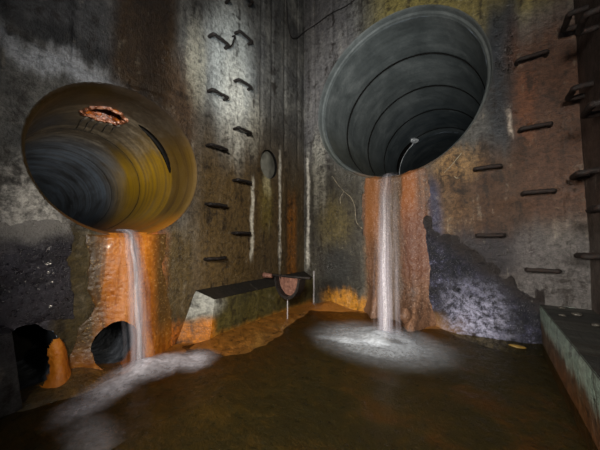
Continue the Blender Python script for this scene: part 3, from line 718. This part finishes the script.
# rusty nodule at the foot of the right flowstone
def nodule(name, c, r, mat, label, cat='stone', seed=1, sq=(1, 1, 1)):
    V, F = sheet(np.linspace(0, 2 * math.pi, 25), np.linspace(-1.55, 1.55, 13), lambda a, b: tuple(
        c[k] + sq[k] * r * (1 + 0.16 * fbm(np.cos(a) * 2 + 5, b * 1.5 + np.sin(a), seed, 3)) * q for k, q in enumerate((np.cos(b) * np.cos(a), np.cos(b) * np.sin(a), np.sin(b)))))
    return tag(link(name, V, F, mat), label, cat)
nodule('rust_nodule', (1.62, -0.30, 0.13), 0.085, m_flowR, 'round rusty nodule at the foot of the right waterfall', 'nodule', 3, (0.8, 1, 1.1))

# ---------------------------------------------------------------- step irons
def rung_mesh(out, half, rad, seed):
    rnd = random.Random(seed)
    j = lambda k: (rnd.random() - 0.5) * k
    d = j(.012)
    pts = [(-0.04, -half, 0), (out * 0.4, -half + j(.004), 0), (out * 0.86, -half + 0.003, d), (out * 0.97, -half + 0.012, d), (out, -half + 0.04, d),
           (out + j(.010), 0, d + j(.010)), (out, half - 0.04, d), (out * 0.97, half - 0.012, d), (out * 0.86, half - 0.003, d), (out * 0.4, half + j(.004), 0), (-0.04, half, 0)]
    return tube(smooth_path(pts, 4), rad, 9, True, 0.16, seed)
order = ['topmost', 'second from top', 'third from top', 'fourth from top', 'fifth from top', 'lowest']
def put_rungs(wall, u, zs, label, group, out, half, rad, seed, first=0):
    for i, z in enumerate(zs):
        V, F = rung_mesh(out, half, rad, seed + i)
        o = link('step_iron', V, F, m_rung if wall != 'left' else m_iron)
        o.location = {'left': (0, u, z), 'back': (u, 0, z), 'right': (W, u, z)}[wall]
        o.rotation_euler = (0, 0, {'left': 0, 'back': -math.pi / 2, 'right': math.pi}[wall])
        nth = 'lowest' if i == len(zs) - 1 else order[i]
        tag(o, label.format(nth), 'step iron', group)
put_rungs('left', -1.71, [3.78, 3.22, 2.60, 2.00, 1.37, 0.79], 'black step iron in the column nearer the small pipe, {}', 'step irons on the left wall', 0.085, 0.105, 0.017, 10)
put_rungs('left', -1.35, [4.02, 3.50, 2.90, 2.31, 1.69, 1.07], 'black step iron in the column nearer the corner, {} on left wall', 'step irons on the left wall', 0.085, 0.105, 0.017, 30)
put_rungs('back', 2.82, [2.81, 2.10, 1.45, 0.70], 'brown step iron on the back wall beside the right corner, {}', 'step irons on the back wall', 0.085, 0.110, 0.020, 50)
put_rungs('back', 2.43, [1.76, 1.04], 'brown step iron on the back wall below the big pipe, {} of the pair', 'step irons on the back wall', 0.085, 0.110, 0.020, 60)
put_rungs('right', -0.25, [2.92, 2.27, 1.55, 0.86], 'dark step iron jutting from the right wall beside the corner, {}', 'step irons on the right wall', 0.105, 0.11, 0.023, 70)
put_rungs('right', -0.66, [2.62, 1.95, 1.22], 'dark step iron on the right wall in the nearer column, {}', 'step irons on the right wall', 0.105, 0.11, 0.023, 80)
# broken end of an iron hanging between the two columns
V, F = tube(smooth_path([(-0.02, -1.50, 3.44), (0.05, -1.50, 3.42), (0.06, -1.52, 3.36), (0.05, -1.545, 3.27), (0.04, -1.60, 3.22)], 4), 0.009, 8, True, 0.15, 5)
tag(link('bent_wire', V, F, m_iron), 'short bent black wire hanging between the two left step iron columns', 'wire')

# ---------------------------------------------------------------- thin cable sagging across the corner
V, F = tube(smooth_path([(0.02, -0.50, 5.2), (0.02, -0.49, 4.62), (0.02, -0.45, 4.3), (0.02, -0.36, 4.17), (0.02, -0.2, 4.28), (0.03, -0.03, 4.48), (0.28, -0.02, 4.51), (0.54, -0.02, 4.54), (0.9, -0.02, 4.53), (1.5, -0.02, 4.75)], 6), 0.007, 6)
tag(link('cable', V, F, m_iron), 'thin dark cable sagging across the far corner above the pipes', 'cable')

# ---------------------------------------------------------------- drain flap on its bar
fl = tag(empty('drain_flap'), 'half round iron flap hanging from a bar over the left ledge', 'flap')
FY = -0.92
V, F = tube([(-0.03, FY, 0.535), (0.2, FY, 0.537), (0.45, FY, 0.54), (0.74, FY, 0.545)], 0.016, 10, True, 0.08, 3); link('bar', V, F, m_iron, fl)
V, F = tube([(0.0, FY - 0.01, 0.525), (0.035, FY - 0.01, 0.525), (0.04, FY - 0.01, 0.525), (0.15, FY - 0.005, 0.525)], [0.036, 0.036, 0.030, 0.028], 14, True, 0.05, 4); link('bar_sleeve', V, F, m_pink, fl)
def half_disc(r0, r1, y0, y1, n=24):
    V, F = [], []
    prof = [(r0, y0), (r1, y0), (r1, y1), (r0, y1)]
    for i in range(n + 1):
        a = math.pi + math.pi * i / n
        for r, y in prof: V.append((0.44 + r * math.cos(a), y, 0.525 + 1.28 * r * math.sin(a)))
    for i in range(n):
        for k in range(4): F.append((i * 4 + k, i * 4 + (k + 1) % 4, (i + 1) * 4 + (k + 1) % 4, (i + 1) * 4 + k))
    F.append((3, 2, 1, 0)); F.append(tuple(n * 4 + k for k in range(4)))
    return V, F
V, F = half_disc(0.165, 0.195, FY - 0.075, FY + 0.05); link('rim', V, F, m_iron, fl, False)
V, F = half_disc(0.001, 0.168, FY - 0.01, FY + 0.02); link('plate', V, F, m_pink, fl, False)
for xx in (0.30, 0.57):
    V, F = tube([(xx, FY - 0.005, 0.50), (xx, FY - 0.02, 0.53), (xx, FY, 0.562), (xx, FY + 0.02, 0.53), (xx, FY + 0.005, 0.50)], 0.008, 6); link('hinge', V, F, m_iron, fl)

# ---------------------------------------------------------------- falling water, foam
def veil_mat(name, alpha, tint, axis, c, su):
    t = T(name)
    n = t.noise(t.scl(t.tc, (60, 60, 2.2)), 1.0, 4.0, 0.6)
    f = t.nt.nodes.new('ShaderNodeBsdfDiffuse'); f.inputs[0].default_value = lin(tint)
    g = t.nt.nodes.new('ShaderNodeBsdfTranslucent'); g.inputs[0].default_value = lin([c * 0.55 for c in tint])
    a = t.nt.nodes.new('ShaderNodeAddShader'); t.nt.links.new(f.outputs[0], a.inputs[0]); t.nt.links.new(g.outputs[0], a.inputs[1])
    tr = t.nt.nodes.new('ShaderNodeBsdfTransparent')
    mx = t.nt.nodes.new('ShaderNodeMixShader'); t.put(mx.inputs[0], t.mul(t.mul(t.ss(n, 0.3, 0.7, 0.25, 1.0), t.ss(t.z, 1.75, 0.3, 0.35, 1.0)), alpha))
    t.nt.links.new(tr.outputs[0], mx.inputs[1]); t.nt.links.new(a.outputs[0], mx.inputs[2])
    return t.done(mx.outputs[0])
m_veil = veil_mat('falling_water', 0.34, (242, 238, 242), 'y', 0, 1)
m_veil2 = veil_mat('falling_water_thin', 0.026, (216, 212, 224), 'y', 0, 1)
def fall(label, path, side, w0, w1, n, seed, spread=0.05):
    """bundle of strands along a parabola; side = horizontal unit vector across the fall"""
    rnd = random.Random(seed); root = tag(empty('waterfall'), label, 'waterfall', 'waterfalls from the inlet pipes')
    P = smooth_path(path, 6); N = len(P); sd = Vector(side); nrm = Vector((0, 0, 1)).cross(sd)
    for nm, cnt, r0, r1, m, kk in (('core', 1, w0 * 0.12, w1 * 0.22, m_veil, 0.0), ('core', 1, w0 * 0.24, w1 * 0.42, m_veil2, 0.0), ('strand', n, 0.009, 0.017, m_veil2, 1.0)):
        parts = []
        for k in range(cnt):
            off = rnd.gauss(0, 0.42) * kk; dep = rnd.gauss(0, 0.4) * kk; ph = rnd.random() * 6
            pts = [p + sd * (off * (w0 + (w1 - w0) * i / N) + 0.006 * math.sin(i * 0.7 + ph)) + nrm * (dep * spread * (0.3 + i / N)) for i, p in enumerate(P)]
            parts.append(tube(pts, [(r0 + (r1 - r0) * i / N) * (0.8 + 0.4 * rnd.random() * kk + 0.2 * (1 - kk)) for i in range(N)], 9 if kk == 0 else 6, True))
        if kk == 0:
            V, F = parts[0]; link(nm, V, F, m, root)
        else:
            V, F = join(parts); tag(link('strands', V, F, m, root), 'thin white water strands', kind='stuff')
    return root
fall('white stream falling from the smaller pipe down the orange flowstone', [(-0.12, -2.545, 1.075), (0.03, -2.54, 1.06), (0.10, -2.535, 0.95), (0.155, -2.525, 0.7), (0.20, -2.515, 0.35), (0.235, -2.505, -0.02)], (0, 1, 0), 0.06, 0.085, 60, 3)
fall('pale stream falling from the larger pipe into the pool', [(1.36, 0.15, 1.875), (1.37, -0.03, 1.85), (1.40, -0.22, 1.66), (1.44, -0.42, 1.25), (1.49, -0.60, 0.65), (1.53, -0.74, -0.02)], (1, 0, 0), 0.10, 0.115, 60, 8)
for nm, lab, pts, r in (('drip', 'thin drip under the half round flap', [(0.40, FY, 0.285), (0.40, FY, 0.15), (0.40, FY, 0.0)], 0.007),
                        ('drip', 'white trickle in the far corner at the end of the ledge', [(0.205, -0.03, 0.50), (0.21, -0.035, 0.3), (0.215, -0.05, 0.0)], 0.012)):
    V, F = tube(smooth_path(pts, 5), r, 7); tag(link('water_drip', V, F, m_veil), lab, 'drip')

def foam_mat(name, blobs, tint):
    t = T(name)
    P = t.vec(t.x, t.y, 0)
    n1 = t.noise(P, 5.0, 5.0, 0.6, 0.6); n2 = t.noise(P, 28.0, 4.0, 0.6)
    x = t.add(t.x, t.mul(t.math('SUBTRACT', n1, 0.5), 0.16)); y = t.add(t.y, t.mul(t.math('SUBTRACT', n2, 0.5), 0.05))
    m = t.mul(n1, 0.0)
    for (cx, cy, rx, ry, ang, k) in blobs:
        c, s_ = math.cos(ang), math.sin(ang)
        dx = t.math('SUBTRACT', x, cx); dy = t.math('SUBTRACT', y, cy)
        a = t.mul(t.add(t.mul(dx, c), t.mul(dy, s_)), 1 / rx); b = t.mul(t.add(t.mul(dx, -s_), t.mul(dy, c)), 1 / ry)
        r = t.math('SQRT', t.add(t.mul(a, a), t.mul(b, b)))
        m = t.math('MAXIMUM', m, t.mul(t.ss(r, 1.0, 0.05), k)) if k > 0 else t.math('MULTIPLY', m, t.ss(r, 0.2, 1.0, 1 + k, 1.0))
    m = t.mul(m, t.ss(n2, 0.25, 0.75, 0.55, 1.1))
    f = t.nt.nodes.new('ShaderNodeBsdfDiffuse'); f.inputs[0].default_value = lin(tint)
    tr = t.nt.nodes.new('ShaderNodeBsdfTransparent')
    mx = t.nt.nodes.new('ShaderNodeMixShader'); t.put(mx.inputs[0], t.math('MINIMUM', m, 1.0))
    t.nt.links.new(tr.outputs[0], mx.inputs[1]); t.nt.links.new(f.outputs[0], mx.inputs[2])
    return t.done(mx.outputs[0])
m_foamR = foam_mat('foam_right', [(1.50, -0.90, 0.80, 0.62, 0.0, 0.62), (1.42, -1.04, 0.60, 0.17, 0.25, 1.0), (1.54, -0.76, 0.12, 0.12, 0, 1.0), (1.66, -0.88, 0.13, 0.08, 0.3, -0.6)], (222, 230, 240))  # foam; its wide faint blob also paints the haze round the splash
m_foamL = foam_mat('foam_left', [(0.33, -2.44, 0.24, 0.42, 0.0, 1.0), (0.42, -2.20, 0.24, 0.26, 0.0, 0.7), (0.36, -2.68, 0.20, 0.34, 0.1, 0.62), (0.44, -2.88, 0.18, 0.24, 0.6, 0.38), (0.74, -2.94, 0.36, 0.14, 0.0, 0.13), (0.42, -2.46, 0.10, 0.20, 0.2, -0.45)], (232, 230, 242))
def foam(label, x0, x1, y0, y1, c, mat, amp):
    fn = lambda x, y: (x, y, 0.014 + water_z(x, y) + amp * np.exp(-((x - c[0]) ** 2 + (y - c[1]) ** 2) / 0.05) + 0.012 * np.abs(fbm(x * 9, y * 9, 141, 3)))
    V, F = sheet(np.linspace(x0, x1, 80), np.linspace(y0, y1, 80), fn)
    tag(link('foam', V, F, mat), label, 'foam', kind='stuff')
foam('white foam where the larger waterfall strikes the pool', 0.65, 2.35, -1.6, -0.26, (1.53, -0.78), m_foamR, 0.05)
foam('curved band of white foam below the smaller waterfall', 0.06, 0.95, -3.15, -1.9, (0.27, -2.5), m_foamL, 0.06)

# ---------------------------------------------------------------- loose rubble
t = T('dull_rubble'); n = t.noise(t.tc, 40, 4)
m_rub = t.done(t.pbr(t.ramp(n, [(0.3, (24, 23, 21)), (0.7, (72, 68, 60))]), 0.5, t.bump(n, 1, 0.02)))
t = T('wet_leaf'); n = t.noise(t.tc, 30, 4)
m_leaf = t.done(t.pbr(t.ramp(n, [(0.3, (70, 52, 20)), (0.7, (130, 104, 44))]), 0.4))
for i, (x, y, r, what) in enumerate([(2.93, -0.10, 0.020, 'nearest the back wall'), (2.98, -0.33, 0.026, 'second from the back wall'), (2.88, -0.42, 0.018, 'nearest the ledge edge'), (3.02, -0.62, 0.022, 'nearest the camera')]):
    nodule('pebble', (x, y, 0.37 + r * 0.4), r, m_rub, 'grey pebble on the right ledge, ' + what, 'pebble', 200 + i, (1.3, 1.0, 0.6))
nodule('leaf_litter', (2.60, -0.26, 0.008), 0.045, m_leaf, 'small clump of yellowish litter floating by the right ledge', 'litter', 211, (1.4, 0.7, 0.3))
